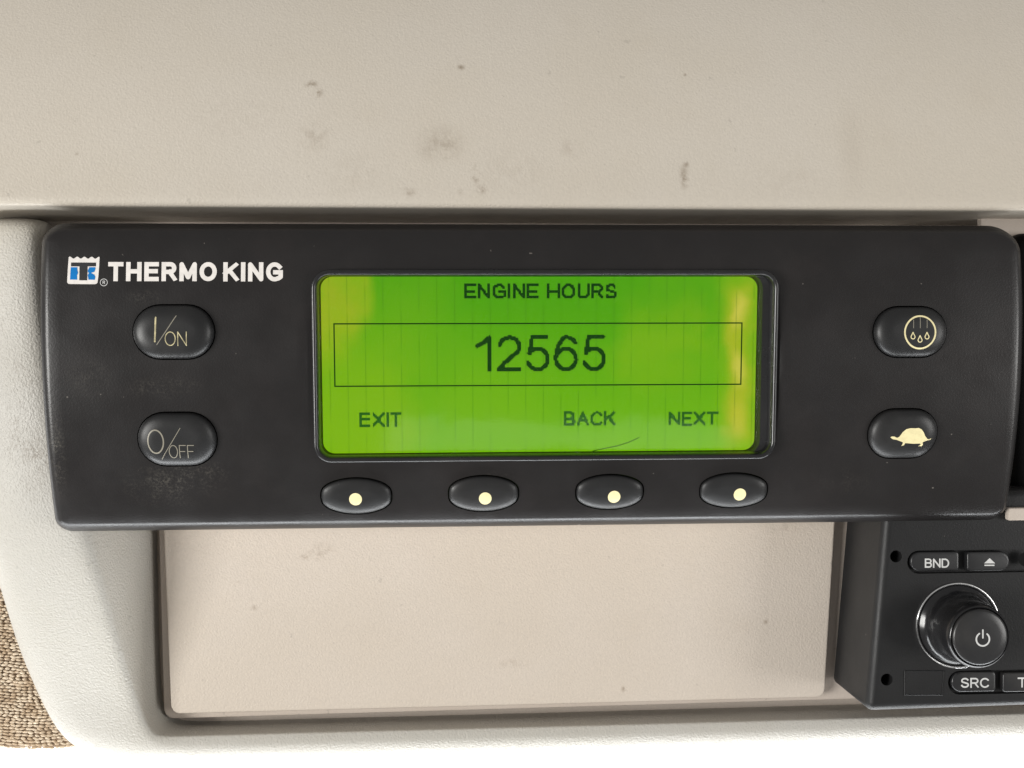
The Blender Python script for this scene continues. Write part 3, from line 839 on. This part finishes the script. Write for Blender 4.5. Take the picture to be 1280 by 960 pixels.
def radio_key(loop, y_top, mat, depth=2.0, bev=.45):
    cx = sum(p[0] for p in loop) / len(loop); cz = sum(p[1] for p in loop) / len(loop)
    a = max(p[0] for p in loop) - cx; b = max(p[1] for p in loop) - cz
    V, F, s_ = [], [], []
    for ins, dep in ((0, depth), (0, bev), (bev * .25, bev * .35), (bev * .7, bev * .08), (bev * 1.4, 0)):
        s_.append(len(V)); V += [(cx + (x - cx) * (1 - ins / a), y_top + dep, cz + (z - cz) * (1 - ins / b)) for x, z in loop]
    for p, q_ in zip(s_, s_[1:]): bridge(F, p, q_, len(loop))
    F.append(tuple(range(s_[-1], s_[-1] + len(loop))))
    return mk('button', V, F, mat, rd, sharp=50), bvh_of(V, F)
def key_px(x0, y0, x1, y1, rl, rr):
    a, b = rx(x0, y1), rx(x1, y0); H = b[1] - a[1]
    return rrect(a[0], a[1], b[0], b[1], (rl * H / 2, rr * H / 2, rr * H / 2, rl * H / 2), 6)
def r_at(px, py): p = at(px, py, YR - .3); return p.x, p.z
b1, v1_ = radio_key(key_px(1137.5, 689, 1198, 714, .98, .3), YR - .5, M['satin'])
drape('lettering', text_px('BND', 1155.5, 698, 1186, 709.5, .40, .26, place=r_at, step=None), v1_, M['print_grey'], b1)
b2, v2_ = radio_key(key_px(1208, 689, 1261, 714, .3, .98), YR - .5, M['satin'])
tri = [r_at(1236.5, 697.5), r_at(1229.5, 704), r_at(1243.5, 704)]
drape('marking', [tri, [r_at(1230, 707.2), r_at(1242.5, 707.2), r_at(1242.5, 705.6), r_at(1230, 705.6)]], v2_, M['print_grey'], b2)
b3, v3_ = radio_key(key_px(1188.5, 839, 1244, 865, .98, .3), YR - .5, M['satin'])
drape('lettering', text_px('SRC', 1200.5, 847, 1236, 859.5, .42, .26, place=r_at, step=None), v3_, M['print_grey'], b3)
b4, v4_ = radio_key(key_px(1252.5, 839, 1335, 865, .3, .98), YR - .5, M['satin'])
drape('lettering', text_px('TA', 1271.5, 846.5, 1295, 859, .42, .16, place=r_at, step=None), v4_, M['print_grey'], b4)
b1['label'] = 'radio button marked bnd'; b2['label'] = 'radio button with eject symbol'; b3['label'] = 'radio button marked src'
# blank square tab
tb = [rx(1130, 869), rx(1178, 869), rx(1180.5, 838), rx(1130, 838)]
lpo = densify(tb, 50)
V, F, s_ = [], [], []
cx = sum(p[0] for p in tb) / 4; cz = sum(p[1] for p in tb) / 4
for k, dep in ((1.0, .05), (1.0, -.16), (.975, -.26), (.95, -.05), (.90, -.05)):
    s_.append(len(V)); V += [(cx + (x - cx) * k, YR + dep, cz + (z - cz) * (k if k == 1 else 1 - (1 - k) * 1.5)) for x, z in tb]
for p, q_ in zip(s_, s_[1:]): bridge(F, p, q_, 4)
F.append(tuple(range(s_[-1], s_[-1] + 4)))
mk('blank_tab', V, F, M['radio'], rd, sharp=20)

# rotary knob, lathed about its axis
kc = at(1197, 781.5, YR); axis_tip = at(1227, 797.5, -1.0)
def lathe(prof, cx, cz, n=64, lobes=0, amp=0, lo=None):
    V, F = [], []
    for r, y in prof:
        for k in range(n):
            a = 2 * math.pi * k / n; q = r
            if lobes and lo and lo[0] <= y <= lo[1]: q = r - amp * (max(0, math.cos(lobes * a + .6)) ** 8)
            t = (YR - y) / (YR + 1.0)
            V.append((cx + (axis_tip.x - cx) * t + q * math.cos(a), y, cz + (axis_tip.z - cz) * t + q * math.sin(a)))
    for i in range(len(prof) - 1): bridge(F, i * n, (i + 1) * n, n)
    return V, F
knob = mk('knob', *lathe([(10.86, YR + .5), (10.84, YR - .1), (10.45, YR - .5), (9.9, YR - .8), (9.2, YR - 1.6), (8.75, YR - 2.6), (8.5, YR - 4.0), (8.42, YR - 7), (8.38, YR - 10.6), (8.25, YR - 11.6), (7.95, YR - 12.3), (7.7, YR - 12.5), (7.45, YR - 12.4), (7.32, YR - 12.0)], kc.x, kc.z, 96, 6, .15, (YR - 7.5, YR - 1.2)), M['gloss'], rd, sharp=60)
lv, lf = lathe([(11.5, YR + .3), (11.6, YR - .3), (11.45, YR - .6), (11.15, YR - .62), (10.92, YR - .35), (10.85, YR + .1)], kc.x, kc.z, 96)
mk('knob_ring', lv, lf, M['chrome'], knob, sharp=60)
cv, cf = lathe([(7.25, YR - 11.6), (7.25, YR - 12.6), (7.05, YR - 12.95), (6.6, YR - 13.15), (5.0, YR - 13.3), (2.5, YR - 13.38), (.02, YR - 13.4)], kc.x, kc.z, 64)
cap = mk('knob_cap', cv, cf, M['satin'], knob, sharp=60)
cb = bvh_of(cv, cf)
pc = at(1228.5, 799, YR - 13.4)
drape('marking', stroke_polys([[(pc.x + 1.72 * math.cos(rad(a)), pc.z + 1.72 * math.sin(rad(a))) for a in range(122, 419, 9)]], .42, 'round') + stroke_polys([[(pc.x, pc.z + .35), (pc.x, pc.z + 2.35)]], .40, 'round', .5), cb, M['print_grey'], cap, .05)

# ------------------------------------------------------------------ neighbouring module, cut by the picture edge
nb_ = empty('switch_module', P3(1330, 630, 30))
tag(nb_, 'black glossy module just beyond the right end of the control unit', 'module')
def module():
    a, b = at(1266, 634, 19), at(1500, 290, 19)
    prof = [(0, 24), (0, 4), (.4, 2.4), (1.2, 1.1), (2.4, .35), (3.6, 0)]
    V, F, s_ = [], [], []
    for ins, dep in prof:
        lp = rrect(a.x + ins, a.z + ins, b.x - ins, b.z - ins, max(5 - ins, .4), 8); s_.append(len(V)); V += [(x, 19 + dep, z) for x, z in lp]
    nn = len(lp)
    for p, q_ in zip(s_, s_[1:]): bridge(F, p, q_, nn)
    F.append(tuple(range(s_[-1], s_[-1] + nn)))
    return V, F
mk('housing', *module(), M['hole'], nb_, sharp=50)
# beige shelf edge between module and radio
slab('trim_strip', [P3(1261, 635, 10.3), P3(1500, 633, 10.3), P3(1500, 650, 10.3), P3(1261, 651, 10.3)], 1.9, M['back'], r=.6, bev=.6, kind='structure')
